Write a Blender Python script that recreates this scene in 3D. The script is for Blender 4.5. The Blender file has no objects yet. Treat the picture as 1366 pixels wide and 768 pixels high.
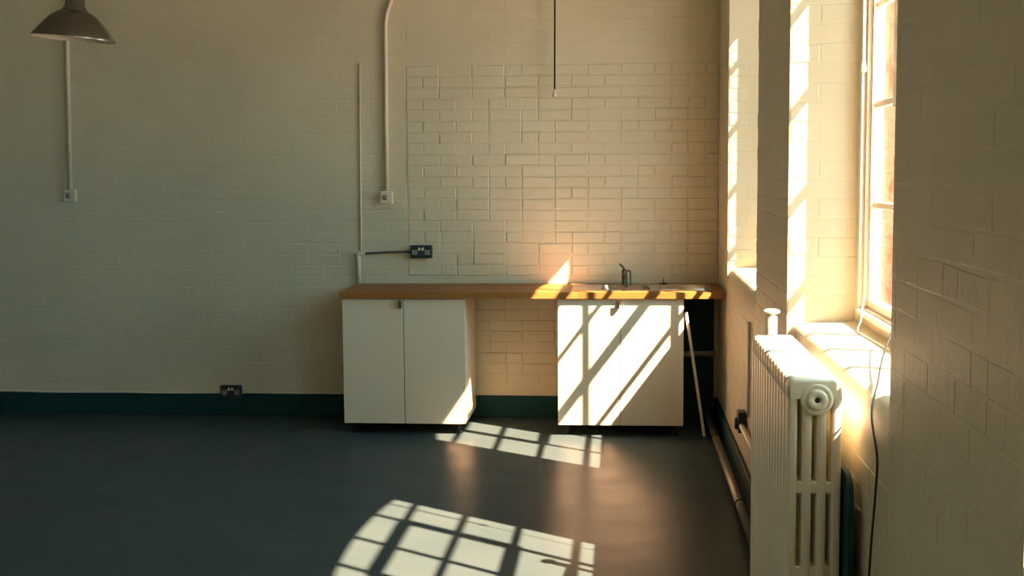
import bpy, bmesh, math, random
from mathutils import Vector, Matrix
rnd = random.Random(7)
S = bpy.context.scene
COL = S.collection

# ------------------------------------------------------------------ camera
F_PX = 1700.0
YAW, PIT, ROL = math.radians(4.82), math.radians(5.29), math.radians(-0.42)
CAM = Vector((-0.671, -8.697, 1.706))
fw = Vector((-math.sin(YAW)*math.cos(PIT), math.cos(YAW)*math.cos(PIT), -math.sin(PIT)))
rt = Vector((math.cos(YAW), math.sin(YAW), 0)); up = rt.cross(fw)
r2 = math.cos(ROL)*rt + math.sin(ROL)*up; u2 = -math.sin(ROL)*rt + math.cos(ROL)*up
cd = bpy.data.cameras.new('camera'); cam = bpy.data.objects.new('camera', cd); COL.objects.link(cam)
cd.sensor_width = 36.0; cd.lens = F_PX*36.0/1366.0; cd.clip_start = 0.05
cam.matrix_world = Matrix.Translation(CAM) @ Matrix((r2, u2, -fw)).transposed().to_4x4()
S.camera = cam

# ------------------------------------------------------------------ sky, sun, exposure
w = bpy.data.worlds.new('sky'); S.world = w; w.use_nodes = True
bg = w.node_tree.nodes['Background']
bg.inputs[0].default_value = (0.40, 0.86, 1.0, 1); bg.inputs[1].default_value = 4.8
SUN_D = Vector((-1.0, 0.70, -1.33)).normalized()
sl = bpy.data.lights.new('sun', 'SUN'); sl.energy = 53.0; sl.angle = math.radians(0.55); sl.color = (1.0, 0.60, 0.38)
sun = bpy.data.objects.new('sun', sl); COL.objects.link(sun)
sun.rotation_euler = SUN_D.to_track_quat('-Z', 'Y').to_euler(); sun.location = (6, -4, 8)
S.view_settings.view_transform = 'Standard'; S.view_settings.look = 'None'
S.view_settings.gamma = 1.0; S.view_settings.exposure = 0.28; S.view_settings.use_curve_mapping = False
cy = S.cycles
cy.use_denoising = True; cy.max_bounces = 16; cy.diffuse_bounces = 10; cy.glossy_bounces = 6; cy.transparent_max_bounces = 16
cy.caustics_reflective = True; cy.sample_clamp_indirect = 40.0

# ------------------------------------------------------------------ materials
def mat(name, base, rough=0.5, metal=0.0, spec=0.5):
    m = bpy.data.materials.new(name); m.use_nodes = True
    b = m.node_tree.nodes['Principled BSDF']
    b.inputs['Base Color'].default_value = (*base, 1); b.inputs['Roughness'].default_value = rough
    b.inputs['Metallic'].default_value = metal; b.inputs['Specular IOR Level'].default_value = spec
    return m
def nd(m, t, **kw):
    n = m.node_tree.nodes.new(t)
    for k, v in kw.items():
        if k in n.inputs: n.inputs[k].default_value = v
        else: setattr(n, k, v)
    return n
def lk(m, a, ao, b, bi): m.node_tree.links.new(a.outputs[ao], b.inputs[bi])
def P(m): return m.node_tree.nodes['Principled BSDF']
def coords(m, scale=(1, 1, 1)):
    g = nd(m, 'ShaderNodeNewGeometry'); mp = nd(m, 'ShaderNodeMapping'); mp.inputs['Scale'].default_value = scale
    lk(m, g, 'Position', mp, 'Vector'); return mp
def noise_colour(m, c1, c2, scale, detail=4, stretch=(1, 1, 1), lo=0.35, hi=0.65):
    mp = coords(m, stretch); n = nd(m, 'ShaderNodeTexNoise', Scale=scale, Detail=detail)
    lk(m, mp, 'Vector', n, 'Vector')
    r = nd(m, 'ShaderNodeValToRGB'); r.color_ramp.elements[0].position = lo; r.color_ramp.elements[1].position = hi
    r.color_ramp.elements[0].color = (*c1, 1); r.color_ramp.elements[1].color = (*c2, 1)
    lk(m, n, 'Fac', r, 'Fac'); lk(m, r, 'Color', P(m), 'Base Color'); return mp, n, r
def bump(m, scale, strength, dist=0.004, detail=5, stretch=(1, 1, 1), chain=None):
    mp = coords(m, stretch); n = nd(m, 'ShaderNodeTexNoise', Scale=scale, Detail=detail)
    lk(m, mp, 'Vector', n, 'Vector'); b = nd(m, 'ShaderNodeBump', Strength=strength, Distance=dist)
    lk(m, n, 'Fac', b, 'Height')
    if chain: lk(m, chain, 'Normal', b, 'Normal')
    lk(m, b, 'Normal', P(m), 'Normal'); return b

M = {}
M['paint'] = mat('painted_brick', (.70, .65, .50), .5)
noise_colour(M['paint'], (.66, .615, .455), (.72, .675, .505), 1.3)
c = bump(M['paint'], 9, .35, .012, 4); bump(M['paint'], 60, .3, .003, 4, chain=c)
M['ceil'] = mat('ceiling_boards', (.34, .31, .25), .8)
M['plain'] = mat('plain_wall_paint', (.84, .80, .70), .8)
M['floor'] = mat('floor_paint', (.05, .08, .09), .30, 0, .10)
noise_colour(M['floor'], (.045, .074, .083), (.053, .082, .091), 2.2, 6)
c = bump(M['floor'], 3.5, .12, .01, 3); bump(M['floor'], 26, .10, .003, 5, (1, 3, 1), chain=c)
nf = M['floor'].node_tree; mp = coords(M['floor']); n1 = nd(M['floor'], 'ShaderNodeTexNoise', Scale=4.0, Detail=6.0)
lk(M['floor'], mp, 'Vector', n1, 'Vector'); mr = nd(M['floor'], 'ShaderNodeMapRange'); mr.inputs['To Min'].default_value = .22; mr.inputs['To Max'].default_value = .42
lk(M['floor'], n1, 'Fac', mr, 'Value'); lk(M['floor'], mr, 'Result', P(M['floor']), 'Roughness')
m = M['floor']; mp = coords(m, (2.2, 26, 1)); ns = nd(m, 'ShaderNodeTexNoise', Scale=1.0, Detail=3.0); lk(m, mp, 'Vector', ns, 'Vector')
rs = nd(m, 'ShaderNodeValToRGB'); rs.color_ramp.elements[0].position = .752; rs.color_ramp.elements[0].color = (1, 1, 1, 1); rs.color_ramp.elements[1].position = .766; rs.color_ramp.elements[1].color = (.35, .4, .4, 1)
lk(m, ns, 'Fac', rs, 'Fac'); ms = nd(m, 'ShaderNodeMixRGB', blend_type='MULTIPLY'); ms.inputs['Fac'].default_value = 1.0
src = P(m).inputs['Base Color'].links[0].from_node; lk(m, src, 'Color', ms, 'Color1'); lk(m, rs, 'Color', ms, 'Color2'); lk(m, ms, 'Color', P(m), 'Base Color')
P(M['floor']).inputs['IOR'].default_value = 1.2; P(M['floor']).inputs['Specular IOR Level'].default_value = .3
M['skirt'] = mat('skirting_paint', (.006, .048, .050), .6, 0, .2)
M['door'] = mat('white_laminate', (.90, .78, .60), .38)
M['white'] = mat('white_plastic', (.78, .72, .58), .4)
M['gloss'] = mat('window_gloss_paint', (.74, .69, .56), .35); bump(M['gloss'], 40, .15, .002)
M['rad'] = mat('radiator_enamel', (.86, .82, .67), .38); bump(M['rad'], 45, .15, .002)
M['dark'] = mat('dark_metal', (.035, .05, .048), .4, .4)
M['black'] = mat('black_rubber', (.012, .014, .014), .5)
M['steel'] = mat('brushed_steel', (.66, .64, .60), .17, 1.0)
M['chrome'] = mat('chrome', (.16, .17, .17), .12, 1.0)
M['alu'] = mat('spun_aluminium', (.33, .34, .31), .24, 1.0)
M['aluin'] = mat('lamp_reflector', (.70, .66, .54), .45)
M['pipe'] = mat('pipe_paint', (.10, .11, .10), .38, .3)
M['grey'] = mat('grey_plastic', (.30, .31, .29), .4)
# wood worktop: oiled staves
m = M['wood'] = mat('oiled_wood', (.42, .20, .06), .5, 0, .3)
mp = coords(m, (1, 1, 1)); bt = nd(m, 'ShaderNodeTexBrick', Scale=1.0)
bt.inputs['Brick Width'].default_value = .62; bt.inputs['Row Height'].default_value = .042; bt.inputs['Mortar Size'].default_value = .0008
bt.inputs['Color1'].default_value = (.42, .190, .050, 1); bt.inputs['Color2'].default_value = (.31, .135, .034, 1); bt.inputs['Mortar'].default_value = (.12, .055, .016, 1)
lk(m, mp, 'Vector', bt, 'Vector'); mp2 = coords(m, (2, 40, 40)); nz = nd(m, 'ShaderNodeTexNoise', Scale=3.0, Detail=5.0); lk(m, mp2, 'Vector', nz, 'Vector')
mx = nd(m, 'ShaderNodeMixRGB', blend_type='MULTIPLY'); mx.inputs['Fac'].default_value = .6
rp = nd(m, 'ShaderNodeValToRGB'); rp.color_ramp.elements[0].color = (.55, .5, .45, 1); rp.color_ramp.elements[1].color = (1.15, 1.12, 1.1, 1)
lk(m, nz, 'Fac', rp, 'Fac'); lk(m, bt, 'Color', mx, 'Color1'); lk(m, rp, 'Color', mx, 'Color2'); lk(m, mx, 'Color', P(m), 'Base Color')
# outer brick reveal: flaking white paint near the window, bare orange brick further out
m = M['outer'] = mat('outer_brick', (.6, .3, .12), .8)
mp, nz, rp = noise_colour(m, (.078, .033, .011), (.078, .066, .040), 24, 6, (1, 1, .35), .42, .52)
sx = nd(m, 'ShaderNodeSeparateXYZ'); g = nd(m, 'ShaderNodeNewGeometry'); lk(m, g, 'Position', sx, 'Vector')
ma = nd(m, 'ShaderNodeMapRange'); ma.inputs['From Min'].default_value = .335; ma.inputs['From Max'].default_value = .405; ma.inputs['To Min'].default_value = .16; ma.inputs['To Max'].default_value = -.22
lk(m, sx, 'X', ma, 'Value'); ad = nd(m, 'ShaderNodeMath', operation='ADD'); lk(m, nz, 'Fac', ad, 0); lk(m, ma, 'Result', ad, 1); lk(m, ad, 'Value', rp, 'Fac')
bump(m, 30, .5, .01)
M['ground'] = mat('yard_concrete', (.42, .40, .36), .9)
# thin window glass
m = M['glass'] = bpy.data.materials.new('window_glass'); m.use_nodes = True; t = m.node_tree; t.nodes.clear()
o = t.nodes.new('ShaderNodeOutputMaterial'); mi = t.nodes.new('ShaderNodeMixShader'); tr = t.nodes.new('ShaderNodeBsdfTransparent'); gl = t.nodes.new('ShaderNodeBsdfGlossy')
tr.inputs[0].default_value = (.95, .96, .95, 1); gl.inputs['Roughness'].default_value = .03; mi.inputs[0].default_value = .06
t.links.new(tr.outputs[0], mi.inputs[1]); t.links.new(gl.outputs[0], mi.inputs[2]); t.links.new(mi.outputs[0], o.inputs[0])

# ------------------------------------------------------------------ mesh helpers
def box(bm, x0, x1, y0, y1, z0, z1, bev=0.0, seg=1):
    vs = [bm.verts.new((x, y, z)) for x in (x0, x1) for y in (y0, y1) for z in (z0, z1)]
    fs = [bm.faces.new([vs[i] for i in q]) for q in ((0, 1, 3, 2), (4, 6, 7, 5), (0, 4, 5, 1), (2, 3, 7, 6), (0, 2, 6, 4), (1, 5, 7, 3))]
    if bev:
        es = list({e for f in fs for e in f.edges})
        bmesh.ops.bevel(bm, geom=es, offset=bev, segments=seg, profile=.5, affect='EDGES')
    return bm
def smooth_path(pts, n=8):
    pts = [Vector(p) for p in pts]
    if len(pts) < 3: return pts
    out = []
    q = [pts[0]*2-pts[1]] + pts + [pts[-1]*2-pts[-2]]
    for i in range(1, len(q)-2):
        a, b, c_, d = q[i-1], q[i], q[i+1], q[i+2]
        for k in range(n):
            t = k/n
            out.append(.5*((2*b)+(c_-a)*t+(2*a-5*b+4*c_-d)*t*t+(3*b-a-3*c_+d)*t**3))
    out.append(pts[-1]); return out
def tube(bm, pts, r, n=10, caps=True):
    pts = [Vector(p) for p in pts]; rings = []
    ref = None
    for i, p in enumerate(pts):
        d = (pts[min(i+1, len(pts)-1)] - pts[max(i-1, 0)]).normalized()
        if ref is None: ref = Vector((0, 0, 1)) if abs(d.z) < .9 else Vector((1, 0, 0))
        a = (ref - d*ref.dot(d)).normalized(); ref = a; b = d.cross(a)
        rr = r[i] if isinstance(r, (list, tuple)) else r
        rings.append([bm.verts.new(p + (a*math.cos(t) + b*math.sin(t))*rr) for t in [2*math.pi*k/n for k in range(n)]])
    for A, B in zip(rings, rings[1:]):
        for k in range(n):
            f = bm.faces.new((A[k], A[(k+1) % n], B[(k+1) % n], B[k])); f.smooth = True
    if caps: bm.faces.new(rings[0][::-1]); bm.faces.new(rings[-1])
    return bm
def lathe(bm, prof, mtx=Matrix(), n=40):
    rings = [[bm.verts.new(mtx @ Vector((r*math.cos(2*math.pi*k/n), r*math.sin(2*math.pi*k/n), z))) for k in range(n)] for r, z in prof]
    for A, B in zip(rings, rings[1:]):
        for k in range(n):
            f = bm.faces.new((A[k], A[(k+1) % n], B[(k+1) % n], B[k])); f.smooth = True
    return rings
def NB(): return bmesh.new()
def obj(name, bm, m, parent=None, at=None, **props):
    if at is None and parent is not None: at = parent.get('_w', None)
    me = bpy.data.meshes.new(name)
    if at is not None: bmesh.ops.translate(bm, verts=bm.verts, vec=-Vector(at))
    bmesh.ops.recalc_face_normals(bm, faces=bm.faces)
    bm.to_mesh(me); bm.free(); me.materials.append(m)
    o = bpy.data.objects.new(name, me); COL.objects.link(o)
    if parent is not None: o.parent = parent; o['_w'] = list(at) if at is not None else [0, 0, 0]
    elif at is not None: o.location = at; o['_w'] = list(at)
    for k, v in props.items(): o[k] = v
    return o
def thing(name, label, cat, loc, group=None, kind=None):
    o = bpy.data.objects.new(name, None); COL.objects.link(o); o.location = loc; o.empty_display_size = .1
    o['_w'] = list(loc); o['label'] = label; o['category'] = cat
    if group: o['group'] = group
    if kind: o['kind'] = kind
    return o
def quad(bm, *pts): bm.faces.new([bm.verts.new(p) for p in pts])

# ------------------------------------------------------------------ room shell
XL, YR, ZC = -7.6, -12.6, 3.7
bm = NB(); box(bm, XL-.2, .0, YR-.2, .0, -.2, 0)
floor = obj('floor', bm, M['floor'], kind='structure', label='dark teal painted concrete floor with a worn semi-gloss sheen', category='floor')
bm = NB(); box(bm, XL-.2, .62, YR-.2, .25, ZC, ZC+.2)
obj('ceiling', bm, M['ceil'], kind='structure', label='plain tan boarded ceiling of the room', category='ceiling')
bm = NB(); box(bm, XL-.2, .62, 0, .25, -.2, ZC)
wall_back = obj('wall_back', bm, M['paint'], kind='structure', label='cream painted brick wall behind the kitchen worktop', category='wall')
bm = NB(); box(bm, XL-.2, XL, YR, 0, 0, ZC)
obj('wall_left', bm, M['plain'], kind='structure', label='cream painted side wall opposite the windows', category='wall')
bm = NB(); box(bm, XL-.2, .62, YR-.2, YR, -.2, ZC)
obj('wall_rear', bm, M['plain'], kind='structure', label='cream painted wall facing the kitchen worktop', category='wall')
bm = NB(); box(bm, -.0, 30, -40, 30, -.6, -.5)
for f in bm.faces: pass
obj('ground', bm, M['ground'], kind='structure', label='pale concrete yard outside the windows', category='ground')

# right wall: openings (far arris, near arris at the room face; far, near at the frame), glass far/near edges, glazing bars
XF, XW, XO = .26, .313, .52
ZS, ZH = 1.055, 3.10
OPEN = [  # y_far0, y_near0, y_far1, y_near1, glass_far, glass_near, bars
    dict(a=-3.545, b=-5.50, a1=-3.60, b1=-5.46, gf=-3.715, gn=-5.40, bars=(-4.085, -4.495, -4.895)),
    dict(a=-.715, b=-2.40, a1=-.80, b1=-2.36, gf=-.90, gn=-2.27, bars=(-1.066, -1.461, -1.88)),
    dict(a=-6.565, b=-8.52, a1=-6.62, b1=-8.42, gf=-6.695, gn=-8.325, bars=(-7.105, -7.515, -7.915)),
    dict(a=-9.585, b=-11.54, a1=-9.64, b1=-11.44, gf=-9.715, gn=-11.345, bars=(-10.125, -10.535, -10.935)),
]
so = sorted(OPEN, key=lambda d: -d['a'])
bm = NB()
ye = 0.0
for d in so:
    quad(bm, (0, ye, 0), (0, d['a'], 0), (0, d['a'], ZC), (0, ye, ZC)); ye = d['b']
quad(bm, (0, ye, 0), (0, YR, 0), (0, YR, ZC), (0, ye, ZC))
SILL = [(0, 0), (0, .98), (.004, 1.020), (.012, 1.052), (.026, 1.076), (.046, 1.090), (.30, 1.105)]
for d in so:
    a, b, a1, b1 = d['a'], d['b'], d['a1'], d['b1']
    quad(bm, (0, a, ZH), (0, b, ZH), (0, b, ZC), (0, a, ZC))
    # splayed jambs and soffit
    for y0, y1 in ((a, a1), (b, b1)):
        quad(bm, (0, y0, .9), (XF+.05, y1 + (y1-y0)*.19, .9), (XF+.05, y1+(y1-y0)*.19, ZH+.02), (0, y0, ZH+.02))
    quad(bm, (0, a, ZH), (0, b, ZH), (.4, b, ZH), (.4, a, ZH))
    yy = lambda x, y0, y1: y0+(y1-y0)*x/XF
    prev = None
    for x, z in SILL:
        row = [bm.verts.new((x, yy(x, a, a1), z)), bm.verts.new((x, yy(x, b, b1), z))]
        if prev:
            f = bm.faces.new((prev[0], prev[1], row[1], row[0])); f.smooth = True
        prev = row
wall_right = obj('wall_right', bm, M['paint'], kind='structure', label='cream painted brick window wall with deep splayed reveals', category='wall')
# outer brick leaf with the outer reveals, a part of the window wall
bm = NB()
ye = .25
for d in so:
    f_, n_ = d['gf']+.03, d['gn']-.20
    box(bm, .332, XO, f_, ye, -.5, ZC+.2); box(bm, .332, XO, n_, f_, -.5, 1.14); box(bm, .332, XO, n_, f_, 3.32, ZC+.2); ye = n_
box(bm, .332, XO, YR-.2, ye, -.5, ZC+.2)
obj('outer_leaf', bm, M['outer'], wall_right)

# ------------------------------------------------------------------ bricks
def brick_mesh(L, H=.0700, p=.0045, b=.0042):
    bm = NB(); x, z = L/2, H/2
    R = [[bm.verts.new((sx_*(x-i), -y, sz*(z-i))) for sx_, sz in ((-1, -1), (1, -1), (1, 1), (-1, 1))] for i, y in ((0, -.002), (.0015, p*.55), (b, p))]
    for A, B in zip(R, R[1:]):
        for k in range(4): bm.faces.new((A[k], A[(k+1) % 4], B[(k+1) % 4], B[k]))
    bm.faces.new(R[-1]); bmesh.ops.recalc_face_normals(bm, faces=bm.faces)
    me = bpy.data.meshes.new('brick'); bm.to_mesh(me); bm.free(); me.materials.append(M['paint']); return me
BM = {True: (brick_mesh(.2195), .2195), False: (brick_mesh(.1075), .1075)}
class Stuff:
    def __init__(s): s.v, s.f = [], []
    def add(s, me, mtx):
        o = len(s.v); s.v += [tuple(mtx @ v.co) for v in me.vertices]; s.f += [tuple(o+i for i in p.vertices) for p in me.polygons]
    def build(s, name, parent):
        me = bpy.data.meshes.new(name); me.from_pydata(s.v, [], s.f); me.update(); me.materials.append(M['paint'])
        o = bpy.data.objects.new(name, me); COL.objects.link(o); o.parent = parent; o['kind'] = 'stuff'; return o
def put_brick(parent, st, single, me, mtx):
    if single:
        o = bpy.data.objects.new('brick', me); COL.objects.link(o); o.parent = parent; o.matrix_local = mtx
    else: st.add(me, mtx)
def course(s0, s1, row, hp=.28):
    """brick extents along one course from s0 to s1, ends flush"""
    out = []; s = s0; first = True
    while s < s1 - .02:
        st = rnd.random() > hp
        L = .225 if st else .113
        if first: L = .225 if row % 2 else .113; first = False
        if s + L > s1 - .03: L = s1 - s
        out.append((s, min(s+L, s1))); s += L
    return out
def lay(parent, st, origin, direc, s0, s1, z0, z1, single, relief, rot, zc=None, jag=0.0):
    """courses on a vertical plane: position = origin + direc*s, rot = rotation about z"""
    k0 = int(math.ceil((z0-.005)/.0755)); n = 0
    for k in range(k0, int(z1/.0755)):
        z = k*.0755 + .0755/2
        for a, b in course(s0, s1, k):
            L = b-a; me, ml = BM[L > .16]
            c = Vector(origin) + Vector(direc)*((a+b)/2); c.z = z + rnd.uniform(-.002, .002)
            e0 = rnd.uniform(0, jag) if jag else 0
            mtx = Matrix.Translation(c) @ Matrix.Rotation(rot, 4, 'Z') @ Matrix.Rotation(rnd.gauss(0, .006), 4, 'Y') @ Matrix.Rotation(rnd.gauss(0, .004), 4, 'Z') @ Matrix.Diagonal((max(.02, L-.0055+e0)/ml, relief*rnd.choice((.25, .5, .8, 1.0, 1.2, 1.5))*rnd.uniform(.8, 1.2), rnd.uniform(.95, 1.02), 1))
            sg = single((a+b)/2, z); n += bool(sg)
            put_brick(parent, st, sg, me, mtx)
    return n
st = Stuff()
# infilled doorway behind the worktop: crisp single bricks
nb = lay(wall_back, st, (0, 0, 0), (1, 0, 0), -2.12, -.004, .945, 2.435, lambda s, z: True, 1.25, 0)
nb += lay(wall_back, st, (0, 0, 0), (1, 0, 0), -2.12, -.004, .16, .945, lambda s, z: -1.66 < s < -1.05 and z > .3, .9, 0)
lay(wall_back, st, (0, 0, 0), (1, 0, 0), -2.12, -.004, 2.435, 3.05, lambda s, z: False, .2, 0)
lay(wall_back, st, (0, 0, 0), (1, 0, 0), -6.2, -2.125, .16, 3.05, lambda s, z: False, .18, 0)
st.build('brick_field', wall_back)
st = Stuff(); nr = 0
R90 = -math.pi/2
dn = (0, 1, 0)
nr += lay(wall_right, st, (0, 0, 0), dn, -6.56, -5.50, .17, 2.6, lambda s, z: .55 < z < 2.1, .18, R90, jag=.006)
nr += lay(wall_right, st, (0, 0, 0), dn, -3.545, -2.40, .17, 2.9, lambda s, z: 1.0 < z < 2.3, .35, R90, jag=.006)
lay(wall_right, st, (0, 0, 0), dn, -.715, -.006, .17, 2.9, lambda s, z: False, .3, R90)
lay(wall_right, st, (0, 0, 0), dn, -5.50, -3.545, .17, .95, lambda s, z: False, .3, R90)
lay(wall_right, st, (0, 0, 0), dn, -2.40, -.715, .17, .95, lambda s, z: False, .3, R90)
for d in (OPEN[0], OPEN[1]):
    v = Vector((XF, d['a1']-d['a'], 0)).normalized(); L = math.hypot(XF, d['a1']-d['a'])
    nr += lay(wall_right, st, (0, d['a'], 0), v, .002, L, 1.12, 2.55, lambda s, z: True, .28, math.atan2(v.y, v.x), jag=.004)
st.build('brick_field', wall_right)
print('single bricks back', nb, 'right', nr)

# ------------------------------------------------------------------ skirtings
bm = NB(); box(bm, XL, -.022, -.022, 0, 0, .150, .004)
obj('baseboard_back', bm, M['skirt'], kind='structure', label='dark teal painted skirting along the brick wall behind the cabinets', category='skirting')
bm = NB(); box(bm, -.022, 0, YR, -.0, 0, .150, .004)
obj('baseboard_right', bm, M['skirt'], kind='structure', label='dark teal painted skirting below the windows', category='skirting')

# ------------------------------------------------------------------ windows
ZB = 1.195
ZBARS = (1.563, 1.943, 2.318, 2.693)
def window(n, d, label):
    gf, gn = d['gf'], d['gn']; cy_, hw = (gf+gn)/2, (gf-gn)/2
    arch = lambda y: 2.870 + .10*(1-((y-cy_)/hw)**2)
    R = thing('window_%d' % n, label, 'window', (XW, cy_, 1.08), kind='structure')
    R['_w'] = [XW, cy_, 1.08]
    bm = NB()
    for s, g, e in ((1, gf, d['a1']+.06), (-1, gn, d['b1']-.06)):
        lo, hi = sorted((g+s*.045, e)); box(bm, .255, .338, lo, hi, 1.06, 3.16)
        lo, hi = sorted((g+s*.022, g+s*.05)); box(bm, .272, .336, lo, hi, 1.06, 3.16)
        lo, hi = sorted((g, g+s*.024)); box(bm, .288, .324, lo, hi, 1.06, 3.16)
    box(bm, .288, .332, gn, gf, 1.06, ZB); box(bm, .27, .338, gn-.05, gf+.05, 1.06, ZB-.03); box(bm, .245, .3, gn-.05, gf+.05, ZB-.055, ZB-.035, .004)
    N = 24                                   # arched head board
    for i in range(N):
        y0, y1 = gn+(gf-gn)*i/N, gn+(gf-gn)*(i+1)/N; z0, z1 = arch(y0), arch(y1)
        vs = [[bm.verts.new((x, y, z)) for y, z in ((y0, z0), (y1, z1), (y1, 3.16), (y0, 3.16))] for x in (.28, .336)]
        bm.faces.new(vs[0]); bm.faces.new(vs[1][::-1]); bm.faces.new((vs[0][0], vs[0][1], vs[1][1], vs[1][0]))
    obj('frame', bm, M['gloss'], R)
    b1, b2, b3 = d['bars']
    for y in d['bars']:
        bm = NB(); box(bm, XW-.015, XW+.015, y-.013, y+.013, ZB, arch(y)+.01, .003); obj('glazing_bar', bm, M['gloss'], R)
    for z in ZBARS:
        bm = NB(); box(bm, XW-.014, XW+.014, gn, gf, z-.013, z+.013, .003); obj('glazing_bar', bm, M['gloss'], R)
    bm = NB(); t = .026; z0, z1 = ZBARS[1], ZBARS[3]
    box(bm, XW-.021, XW+.021, b3-t, b1+t, z0-t, z0+t); box(bm, XW-.021, XW+.021, b3-t, b1+t, z1-t, z1+t)
    box(bm, XW-.021, XW+.021, b1-t, b1+t, z0+t, z1-t); box(bm, XW-.021, XW+.021, b3-t, b3+t, z0+t, z1-t)
    obj('casement_frame', bm, M['gloss'], R)
    ys = [gn, b3, b2, b1, gf]; zs = [ZB, *ZBARS, None]
    for y0, y1 in zip(ys, ys[1:]):
        for z0, z1 in zip(zs, zs[1:]):
            bm = NB(); y0_, y1_ = y0+.012, y1-.012
            if z1 is None: prof = [(y0_, z0+.012), (y1_, z0+.012)] + [(y1_+(y0_-y1_)*k/6, arch(y1_+(y0_-y1_)*k/6)+.005) for k in range(7)]
            else: prof = [(y0_, z0+.012), (y1_, z0+.012), (y1_, z1-.012), (y0_, z1-.012)]
            bm.faces.new([bm.verts.new((XW+.004, y, z)) for y, z in prof]); obj('pane', bm, M['glass'], R)
    return R
window(1, OPEN[0], 'tall cream framed window of small panes directly above the radiator')
window(2, OPEN[1], 'tall cream framed window in the reveal beside the sink corner')
window(3, OPEN[2], 'tall cream framed window past the wide pier beside the radiator window')
window(4, OPEN[3], 'tall cream framed window at the end of the wall opposite the kitchen')

# ------------------------------------------------------------------ kitchen units
DC, ZT, XR = .648, .930, -.009
YD = -.623
def cabinet(x0, label):
    R = thing('base_cabinet', label, 'cabinet', (x0+.4, -.31, 0), 'white kitchen base cabinets')
    x1 = x0+.8; zb, zt = .072, ZT-.042
    yb, yf = -.03, YD+.02
    for a in (x0+.001, x1-.019):
        bm = NB(); box(bm, a, a+.018, yf, yb, zb, zt, .001); obj('side_panel', bm, M['door'], R)
    bm = NB(); box(bm, x0+.019, x1-.019, yf, yb, zb, zb+.018); obj('bottom_panel', bm, M['door'], R)
    bm = NB(); box(bm, x0+.019, x1-.019, yb-.006, yb, zb+.018, zt); obj('back_panel', bm, M['door'], R)
    for i, (a, b) in enumerate(((x0+.001, x0+.398), (x0+.4025, x1-.001))):
        bm = NB(); box(bm, a, b, YD, YD+.018, zb, zt-.003, .0015); dr = obj('door', bm, M['door'], R)
        if i == 0:
            bm = NB(); box(bm, b-.026, b-.004, YD-.028, YD-.024, zt-.062, zt-.012, .0015); box(bm, b-.008, b-.004, YD-.026, YD+.002, zt-.062, zt-.012)
            obj('handle', bm, M['alu'], dr, label='small metal tab handle')
    for lx in (x0+.06, x1-.06):
        for ly in (yf+.06, yb-.06):
            bm = NB(); tube(bm, [(lx, ly, .0), (lx, ly, .006), (lx, ly, .012), (lx, ly, .02), (lx, ly, .05), (lx, ly, .056), (lx, ly, zb)], [.028, .028, .024, .016, .016, .026, .026], 14); obj('leg', bm, M['black'], R)
    return R
cabinet(-2.456, 'white two-door base cabinet under the bare wooden end of the worktop')
cabinet(-1.062, 'white two-door base cabinet under the steel sink')

BX0, BX1, BY0, BY1 = -.80, -.46, -.52, -.17     # sink bowl
bm = NB(); x0, x1 = XR-2.46, XR
z0, z1 = ZT-.040, ZT
for a in ((x0, BX0, -DC, -.006), (BX1, x1, -DC, -.006), (BX0, BX1, -DC, BY0), (BX0, BX1, BY1, -.006)): box(bm, a[0], a[1], a[2], a[3], z0, z1)
bmesh.ops.remove_doubles(bm, verts=bm.verts, dist=.0001)
obj('worktop', bm, M['wood'], label='long oiled wooden worktop on white cabinets', category='worktop', at=(x0+1.23, -.32, z0))
# sink: rim plate, bowl, drainer ribs
R = thing('kitchen_sink', 'stainless steel inset sink with ribbed drainer let into the wooden worktop', 'sink', (-.525, -.345, ZT))
bm = NB(); X0, X1, Y0, Y1 = -.975, -.075, -.575, -.125; zr = ZT+.004
for a in ((X0, BX0+.012, Y0, Y1), (BX1-.012, X1, Y0, Y1), (BX0+.012, BX1-.012, Y0, BY0+.012), (BX0+.012, BX1-.012, BY1-.012, Y1)): box(bm, a[0], a[1], a[2], a[3], ZT+.0004, zr)
bmesh.ops.remove_doubles(bm, verts=bm.verts, dist=.0001)
obj('rim', bm, M['steel'], R)
bm = NB(); rings = []
cx_, cy_ = (BX0+BX1)/2, (BY0+BY1)/2
def rr(hx, hy, r, z):
    out = []
    for sx_, sy_, a0 in ((1, 1, 0), (-1, 1, 90), (-1, -1, 180), (1, -1, 270)):
        for k in range(7):
            t = math.radians(a0+15*k); out.append(bm.verts.new((cx_+sx_*(hx-r)+r*math.cos(t), cy_+sy_*(hy-r)+r*math.sin(t), z)))
    return out
for hx, hy, r, z in ((.158, .163, .05, zr), (.154, .159, .05, zr-.006), (.150, .155, .05, ZT-.11), (.135, .140, .05, ZT-.14), (.10, .105, .05, ZT-.15), (.03, .03, .029, ZT-.152)): rings.append(rr(hx, hy, r, z))
for A, B in zip(rings, rings[1:]):
    for k in range(len(A)):
        f = bm.faces.new((A[k], A[(k+1) % len(A)], B[(k+1) % len(A)], B[k])); f.smooth = True
bm.faces.new(rings[-1]); obj('bowl', bm, M['steel'], R)
for k in range(8):
    y = -.50+k*.043; bm = NB(); tube(bm, [(-.42, y, zr), (-.40, y, zr+.001), (-.13, y, zr+.001), (-.11, y, zr)], [.002, .006, .006, .002], 8); obj('drainer_rib', bm, M['steel'], R)
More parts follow.
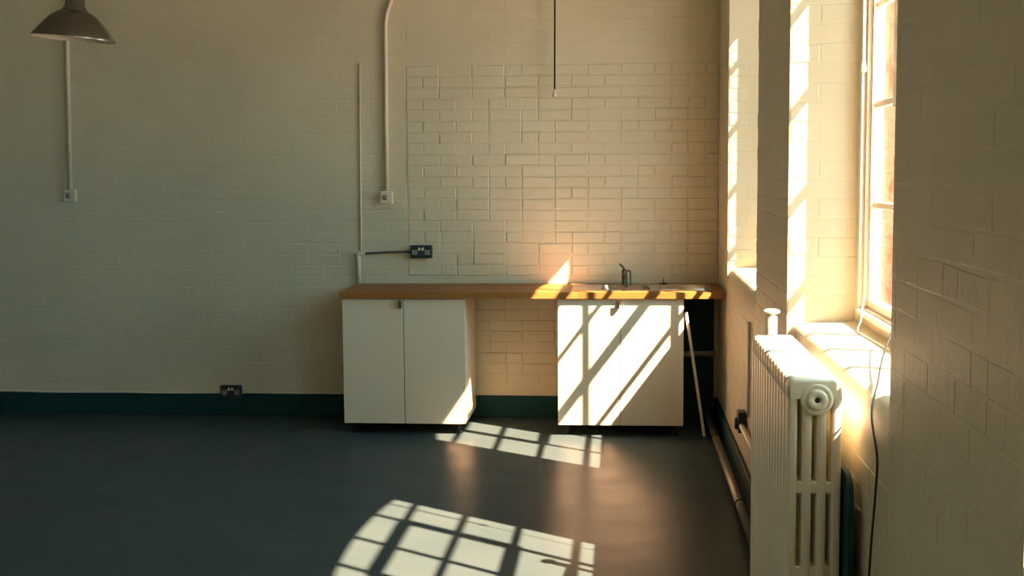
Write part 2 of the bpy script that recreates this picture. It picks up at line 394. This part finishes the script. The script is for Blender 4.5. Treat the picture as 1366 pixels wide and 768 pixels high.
# tap
tx, ty = -.635, -.145; zr += .0006
R = thing('kitchen_tap', 'chrome single-lever mixer tap at the back of the sink', 'tap', (tx, ty, zr))
bm = NB(); tube(bm, [(tx, ty, zr), (tx, ty, zr+.006), (tx, ty, zr+.010), (tx, ty, zr+.095), (tx, ty, zr+.102)], [.026, .026, .019, .019, .012], 18); obj('body', bm, M['chrome'], R)
bm = NB(); tube(bm, smooth_path([(tx, ty-.01, zr+.060), (tx+.004, ty-.06, zr+.085), (tx+.008, ty-.12, zr+.082), (tx+.010, ty-.155, zr+.055)], 6), .010, 12); obj('spout', bm, M['chrome'], R)
bm = NB(); tube(bm, smooth_path([(tx, ty, zr+.098), (tx-.010, ty-.012, zr+.118), (tx-.030, ty-.03, zr+.140)], 5), [.010]+[.007]*9+[.008], 10); obj('lever', bm, M['chrome'], R)
bm = NB(); tube(bm, smooth_path([(tx+.040, ty-.002, zr), (tx+.040, ty-.002, zr+.08), (tx+.030, ty-.002, zr+.094), (tx+.012, ty-.002, zr+.088)], 5), .005, 8); obj('side_hose', bm, M['chrome'], R)
# plug
px, py = -.375, -.17
R = thing('sink_plug', 'black rubber sink plug with upright ring lying beside the tap', 'plug', (px, py, zr))
bm = NB(); lathe(bm, [(.0005, zr+.016), (.012, zr+.016), (.030, zr+.010), (.034, zr+.004), (.034, zr+.0003), (.0005, zr+.0003)], Matrix.Translation((px, py, 0)), 24); obj('stopper', bm, M['black'], R)
bm = NB(); tube(bm, [(px, py, zr+.014), (px, py, zr+.045)], .003, 8); obj('stem', bm, M['black'], R)
# leaning trim strip
bm = NB(); a = Vector((-.247, -.600, .80)); b = Vector((-.128, -.600, .003)); d_ = (b-a); L = d_.length
box(bm, -.007, .007, -.009, .009, -L/2, L/2, .001)
bmesh.ops.transform(bm, matrix=Matrix.Translation((a+b)/2) @ d_.to_track_quat('Z', 'Y').to_matrix().to_4x4(), verts=bm.verts)
obj('trim_strip', bm, M['white'], label='thin white wooden strip leaning against the sink cabinet', category='strip', at=(b.x, b.y, 0))
bm = NB(); tube(bm, [(-.255, -.09, .46), (-.024, -.09, .46)], .020, 14); tube(bm, [(-.06, -.09, .46), (-.03, -.09, .46)], .025, 14)
obj('waste_pipe', bm, M['grey'], label='short grey waste pipe under the worktop beside the sink cabinet', category='pipe', at=(-.14, -.09, .44))

bm = NB(); box(bm, -.262, -.030, -.040, -.024, .155, ZT-.045, .001)  # added board, its dark colour stands in for shade under the worktop end
obj('added_dark_board', bm, M['skirt'], label='added dark teal board standing in for deep shade under the worktop end beside the sink cabinet', category='board', at=(-.146, -.03, .155))

bm = NB(); pts = [(-5.20, .16), (-4.22, .16), (-4.22, .86)] + [(-5.12-.08*math.sin(t), .78+.08*math.cos(t)) for t in [math.radians(15*k) for k in range(7)]]  # added board, not a known part, darkens the gap behind the radiator
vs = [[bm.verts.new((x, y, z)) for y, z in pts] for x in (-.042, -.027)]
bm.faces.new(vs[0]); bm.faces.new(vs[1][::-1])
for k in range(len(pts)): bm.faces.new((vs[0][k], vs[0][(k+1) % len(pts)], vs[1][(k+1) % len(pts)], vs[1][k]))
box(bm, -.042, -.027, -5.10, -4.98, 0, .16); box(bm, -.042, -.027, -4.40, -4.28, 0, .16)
obj('added_dark_board', bm, M['skirt'], label='added dark teal board darkening the gap between the radiator and the wall', category='board', at=(-.035, -4.7, 0))

# ------------------------------------------------------------------ electrics on the back wall
YW = -.006
def trunk(name, pts, wd, dp, label, m=M['white'], parent=None, cat='conduit', group=None):
    bm = NB()
    tube(bm, pts, wd, 10)
    p = dict(label=label, category=cat)
    if group: p['group'] = group
    return obj(name, bm, m, parent, **({} if parent else p), at=None if parent else tuple(pts[-1]))
def small_box(x, z, label):
    R = thing('switch_box', label, 'switch', (x, 0, z))
    bm = NB(); box(bm, x-.042, x+.042, YW-.036, -.001, z-.042, z+.042, .005, 2); obj('housing', bm, M['white'], R)
    bm = NB(); lathe(bm, [(.0005, .014), (.017, .013), (.020, .009), (.020, 0)], Matrix.Translation((x-.004, YW-.036, z)) @ Matrix.Rotation(math.pi/2, 4, 'X'), 20); obj('knob', bm, M['grey'], R)
    return R
small_box(-4.508, 1.548, 'small white switch box at the foot of the straight conduit behind the lamp')
small_box(-2.262, 1.525, 'small white switch box at the foot of the conduit with a bent top')
trunk('conduit', [(-4.475, -.022, ZC-.002), (-4.49, -.022, 2.5), (-4.505, -.022, 1.588)], .015, .02, 'straight white surface conduit running down the wall behind the lamp', group=None)
trunk('conduit', [(-1.63, -.022, ZC-.002), (-2.16, -.022, 2.98), (-2.20, -.022, 2.88), (-2.243, -.022, 2.76), (-2.252, -.022, 2.70), (-2.255, -.022, 2.3), (-2.260, -.022, 1.566)], .014, .02, 'white surface conduit with an angled bend near the ceiling')
# painted-over cable beside it, elbow and drop to the worktop
trunk('conduit', [(-2.437, -.010, 2.44), (-2.449, -.010, 1.20), (-2.452, -.010, 1.155)], .006, .01, 'thin painted-over conduit on the wall above the metal socket elbow')
R = thing('socket_conduit', 'cream conduit with elbow rising from the worktop towards the metal double socket', 'conduit', (-2.465, -.02, ZT))
bm = NB(); tube(bm, [(-2.465, -.024, ZT+.001), (-2.465, -.024, 1.12)], .014, 12); obj('riser', bm, M['white'], R)
bm = NB(); tube(bm, smooth_path([(-2.465, -.024, 1.10), (-2.465, -.024, 1.130), (-2.445, -.024, 1.137), (-2.42, -.024, 1.138)], 6), .019, 12); obj('elbow', bm, M['white'], R)
bm = NB(); tube(bm, smooth_path([(-2.43, -.022, 1.138), (-2.30, -.022, 1.146), (-2.18, -.022, 1.150), (-2.095, -.022, 1.150)], 5), .008, 10); obj('cable', bm, M['pipe'], R)
def double_socket(x, z, label, wd=.146, h=.086):
    R = thing('double_socket', label, 'socket', (x, 0, z))
    y0 = YW-.045 if z > .5 else -.062
    bm = NB(); box(bm, x-wd/2, x+wd/2, y0+.006, -.001 if z > .5 else -.0225, z-h/2, z+h/2, .004, 2); obj('back_box', bm, M['dark'], R)
    bm = NB(); box(bm, x-wd/2-.001, x+wd/2+.001, y0, y0+.007, z-h/2-.001, z+h/2+.001, .002); pl_ = obj('face_plate', bm, M['dark'], R)
    for s in (-1, 1):
        bm = NB(); box(bm, x+s*.012-.008, x+s*.012+.008, y0-.004, y0+.001, z+.008, z+.028, .0015); obj('rocker', bm, M['white'], pl_)
        bm = NB(); box(bm, x+s*.044-.018, x+s*.044+.018, y0-.002, y0+.001, z-.022, z+.012, .001); obj('pin_insert', bm, M['grey'], pl_)
        ins = pl_
        for dx, dz, wx, wz in ((0, .004, .0025, .005), (-.010, -.012, .004, .002), (.010, -.012, .004, .002)):
            bm = NB(); box(bm, x+s*.044+dx-wx, x+s*.044+dx+wx, y0-.0026, y0-.001, z+dz-wz, z+dz+wz); obj('pin_hole', bm, M['black'], pl_)
    return R
double_socket(-2.025, 1.152, 'dark metal double socket on the wall above the worktop')
double_socket(-3.385, .172, 'dark metal double socket at skirting height on the wall')
trunk('skirting_cable', smooth_path([(-6.0, -.014, .158), (-5.0, -.014, .160), (-4.72, -.014, .153), (-4.2, -.014, .157), (-3.9, -.014, .153), (-3.47, -.014, .158)], 6), .006, .01, 'thin cream cable running along the top of the skirting to the low socket', cat='cable')
trunk('skirting_cable', smooth_path([(-3.30, -.014, .160), (-3.0, -.014, .157), (-2.7, -.014, .159), (-2.47, -.014, .158)], 6), .006, .01, 'thin cream cable on the skirting between the low socket and the cabinet', cat='cable')
# light pull cord near the back wall
R = thing('pull_cord', 'black light pull cord with white toggle hanging in front of the brick wall', 'cord', (-1.10, -.10, 2.19))
bm = NB(); tube(bm, smooth_path([(-1.085, -.10, ZC-.002), (-1.094, -.10, 3.1), (-1.098, -.10, 2.6), (-1.10, -.10, 2.235)], 6), .006, 8); obj('cord', bm, M['black'], R)
bm = NB(); lathe(bm, [(.0005, 2.243), (.008, 2.241), (.013, 2.225), (.018, 2.195), (.016, 2.190), (.0005, 2.190)], Matrix.Translation((-1.10, -.10, 0)), 16); obj('toggle', bm, M['white'], R)

# ------------------------------------------------------------------ pendant lamp
lc = Vector((-3.452, -2.3, 2.388))
R = thing('pendant_lamp', 'spun aluminium cone pendant lamp hanging from the ceiling', 'lamp', tuple(lc))
T = Matrix.Translation(lc) @ Matrix.Rotation(math.radians(5.2), 4, 'Y')
prof = [(.209, .0), (.210, .004), (.196, .024), (.17, .055), (.145, .085), (.118, .112), (.088, .133), (.066, .143)]
bm = NB(); lathe(bm, prof, T, 56); obj('shade', bm, M['alu'], R)
bm = NB(); lathe(bm, [(r-.004, z) for r, z in prof], T, 56); obj('reflector', bm, M['aluin'], R)
bm = NB(); lathe(bm, [(.066, .141), (.064, .150), (.056, .153), (.056, .162), (.050, .165), (.048, .235), (.044, .245), (.014, .250), (.014, .275), (.0005, .275)], T, 32); obj('neck', bm, M['alu'], R)
bm = NB(); lathe(bm, [(.0005, .055), (.016, .057), (.028, .068), (.032, .085), (.026, .108), (.018, .128), (.018, .15)], T, 24); obj('bulb', bm, M['white'], R)
tp = T @ Vector((0, 0, .27))
bm = NB(); tube(bm, smooth_path([tp, tp + Vector((.01, 0, .25)), Vector((lc.x+.03, lc.y, ZC-.03))], 6), .004, 8); obj('flex', bm, M['black'], R)
bm = NB(); lathe(bm, [(.045, ZC-.001), (.045, ZC-.02), (.02, ZC-.045), (.0005, ZC-.045)], Matrix.Translation((lc.x+.03, lc.y, 0)), 24); obj('ceiling_rose', bm, M['white'], R)

# ------------------------------------------------------------------ radiator
RX0, RX1 = -.200, -.050
RY0, RY1 = -5.13, -4.15
RZ0, RZ1 = .16, 1.118
NS = 14; PITCH = (RY1-RY0)/NS
R = thing('column_radiator', 'cream cast iron column radiator under the window sill', 'radiator', ((RX0+RX1)/2, (RY0+RY1)/2, 0))
def section_bm(yc):
    bm = NB(); hw = PITCH/2 - .0012
    gp = .0125; cw = (RX1-RX0-3*gp)/4
    for k in range(4):
        x = RX0+k*(cw+gp); box(bm, x, x+cw, yc-hw+.003, yc+hw-.003, RZ0+.02, RZ1-.02, .009, 2)
    W = (RX1-RX0)/2; H = .027; xc = (RX0+RX1)/2
    prof = [(-W, -H), (-W, H-.020), (-W+.004, H-.010), (-W+.011, H-.003), (-W+.02, H), (W-.02, H), (W-.011, H-.003), (W-.004, H-.010), (W, H-.020), (W, -H)]
    for sz, zc in ((1, RZ1-H), (-1, RZ0+H)):                 # flat-topped headers with rounded shoulders
        ring = []
        for ins, y in ((.007, -hw), (.002, -hw+.002), (0, -hw+.007), (0, hw-.007), (.002, hw-.002), (.007, hw)):
            ring.append([bm.verts.new((xc + px_*(1-ins/W), yc+y, zc + sz*(pz - ins if pz > 0 else pz))) for px_, pz in prof])
        for A, B in zip(ring, ring[1:]):
            for k in range(len(A)):
                f = bm.faces.new((A[k], A[(k+1) % len(A)], B[(k+1) % len(A)], B[k])); f.smooth = True
        bm.faces.new(ring[0]); bm.faces.new(ring[-1])
    for zc in (.810, .565, .36):
        box(bm, RX0+.01, RX1-.01, yc-hw+.006, yc+hw-.006, zc-.018, zc+.018, .005, 1)
    return bm
y0 = RY0+PITCH/2
sec = obj('section', section_bm(y0), M['rad'], R)
for k in range(1, NS):
    o = sec.copy(); COL.objects.link(o); o.parent = R; o.location = sec.location + Vector((0, PITCH*k, 0))
xc = (RX0+RX1)/2
for zc in (RZ1-.052, RZ0+.05):
    bm = NB(); tube(bm, [(xc, RY0+.01, zc), (xc, RY1-.01, zc)], .030, 18); obj('connecting_tube', bm, M['rad'], R)
bm = NB(); lathe(bm, [(.046, 0), (.044, .006), (.036, .009), (.034, .007), (.030, .007), (.028, .014), (.022, .016), (.008, .016), (.007, .006), (.0005, .006)], Matrix.Translation((xc+.004, RY0+.0045, RZ1-.056)) @ Matrix.Rotation(math.pi/2, 4, 'X'), 36); ep = obj('end_plug', bm, M['rad'], R)
bm = NB(); tube(bm, [(xc+.004, RY0-.004, RZ1-.056), (xc+.004, RY0-.0118, RZ1-.056)], .0075, 12); obj('key_socket', bm, M['black'], ep)
for yf_ in (RY0+PITCH/2, RY1-PITCH/2):
    for x in (RX0+.014, RX1-.014):
        bm = NB(); tube(bm, [(x, yf_, 0), (x, yf_, .03), (x, yf_, RZ0+.06)], [.020, .016, .014], 12); obj('foot', bm, M['rad'], R)
# valve on a riser at the far end
vx, vy = -.100, -3.875
bm = NB(); tube(bm, [(vx, vy, 0), (vx, vy, 1.10)], .014, 14); v = obj('supply_pipe', bm, M['rad'], R)
bm = NB(); tube(bm, [(vx, vy, 1.04), (vx, RY1-.02, 1.066)], .013, 12); obj('valve_tail', bm, M['rad'], R)
bm = NB(); lathe(bm, [(.0005, 1.01), (.019, 1.01), (.022, 1.025), (.0215, 1.148), (.019, 1.154), (.012, 1.155), (.012, 1.160), (.026, 1.162), (.032, 1.167), (.031, 1.174), (.018, 1.179), (.0005, 1.180)], Matrix.Translation((vx, vy, 0)), 28); obj('valve', bm, M['rad'], R, label='white valve with flat round cap')

# ------------------------------------------------------------------ pipes, socket and cables on the window wall
R = thing('heating_pipe', 'dark painted heating pipe running along the skirting below the windows', 'pipe', (-.075, -2.1, 0))
bm = NB(); tube(bm, [(-.075, -.10, .055), (-.075, -3.9, .055)], .024, 16); obj('pipe', bm, M['pipe'], R)
for y in (-2.45, -.9, -3.7):
    bm = NB(); tube(bm, [(-.075, y-.018, .055), (-.075, y+.018, .055)], .0275, 16); box(bm, -.082, -.068, y-.012, y+.012, 0, .034); obj('pipe_clip', bm, M['dark'], R)
R = thing('wall_socket', 'dark metal single socket with cream feed conduit on the wall below the window', 'socket', (0, -1.95, .37))
bm = NB(); box(bm, -.045, -.002, -2.00, -1.90, .315, .425, .004, 2); obj('back_box', bm, M['dark'], R)
bm = NB(); lathe(bm, [(.0005, .016), (.026, .016), (.032, .012), (.034, 0)], Matrix.Translation((-.044, -1.955, .36)) @ Matrix.Rotation(-math.pi/2, 4, 'Y'), 24); obj('socket_ring', bm, M['dark'], R)
bm = NB(); tube(bm, [(-.03, -1.99, .36), (-.03, -2.02, .36), (-.03, -2.05, .36), (-.03, -3.7, .36)], [.008, .010, .014, .014], 12); obj('feed_conduit', bm, M['white'], R, label='cream conduit')
trunk('conduit', [(-.012, -2.20, .93), (-.012, -2.20, .44)], .008, .01, 'thin painted conduit on the wall between the low socket and the radiator')
trunk('black_cable', smooth_path([(.24, -4.42, 1.19), (.13, -4.78, 1.140), (.05, -5.10, 1.105), (-.004, -5.30, 1.055), (-.014, -5.43, .97), (-.014, -5.42, .88), (-.014, -5.37, .70), (-.014, -5.32, .45), (-.025, -5.30, .2), (-.05, -5.28, .006)], 8), .0032, 8, 'thin black cable trailing over the window sill and down the wall', M['black'], cat='cable')
trunk('white_wire', smooth_path([(.244, -3.86, 1.23), (.235, -3.87, 1.19), (.225, -3.90, 1.14), (.205, -3.95, 1.105), (.21, -4.15, 1.106), (.22, -4.45, 1.106)], 8), .0026, 8, 'thin white wire looping down from the window frame onto the sill', M['white'], cat='cable')
R = thing('sash_pull', 'cream pull rod and cord hanging inside the window above the radiator', 'cord', (.235, -3.80, 1.35))
bm = NB(); tube(bm, [(.236, -3.80, 3.08), (.236, -3.80, 2.10), (.236, -3.80, 2.085), (.236, -3.80, 2.07), (.236, -3.80, 2.06)], [.006, .006, .010, .013, .011], 12); obj('rod', bm, M['white'], R)
bm = NB(); tube(bm, [(.236, -3.80, 2.065), (.236, -3.80, 1.33)], .0025, 6); obj('cord', bm, M['white'], R)

for o in bpy.data.objects:
    if '_w' in o: del o['_w']
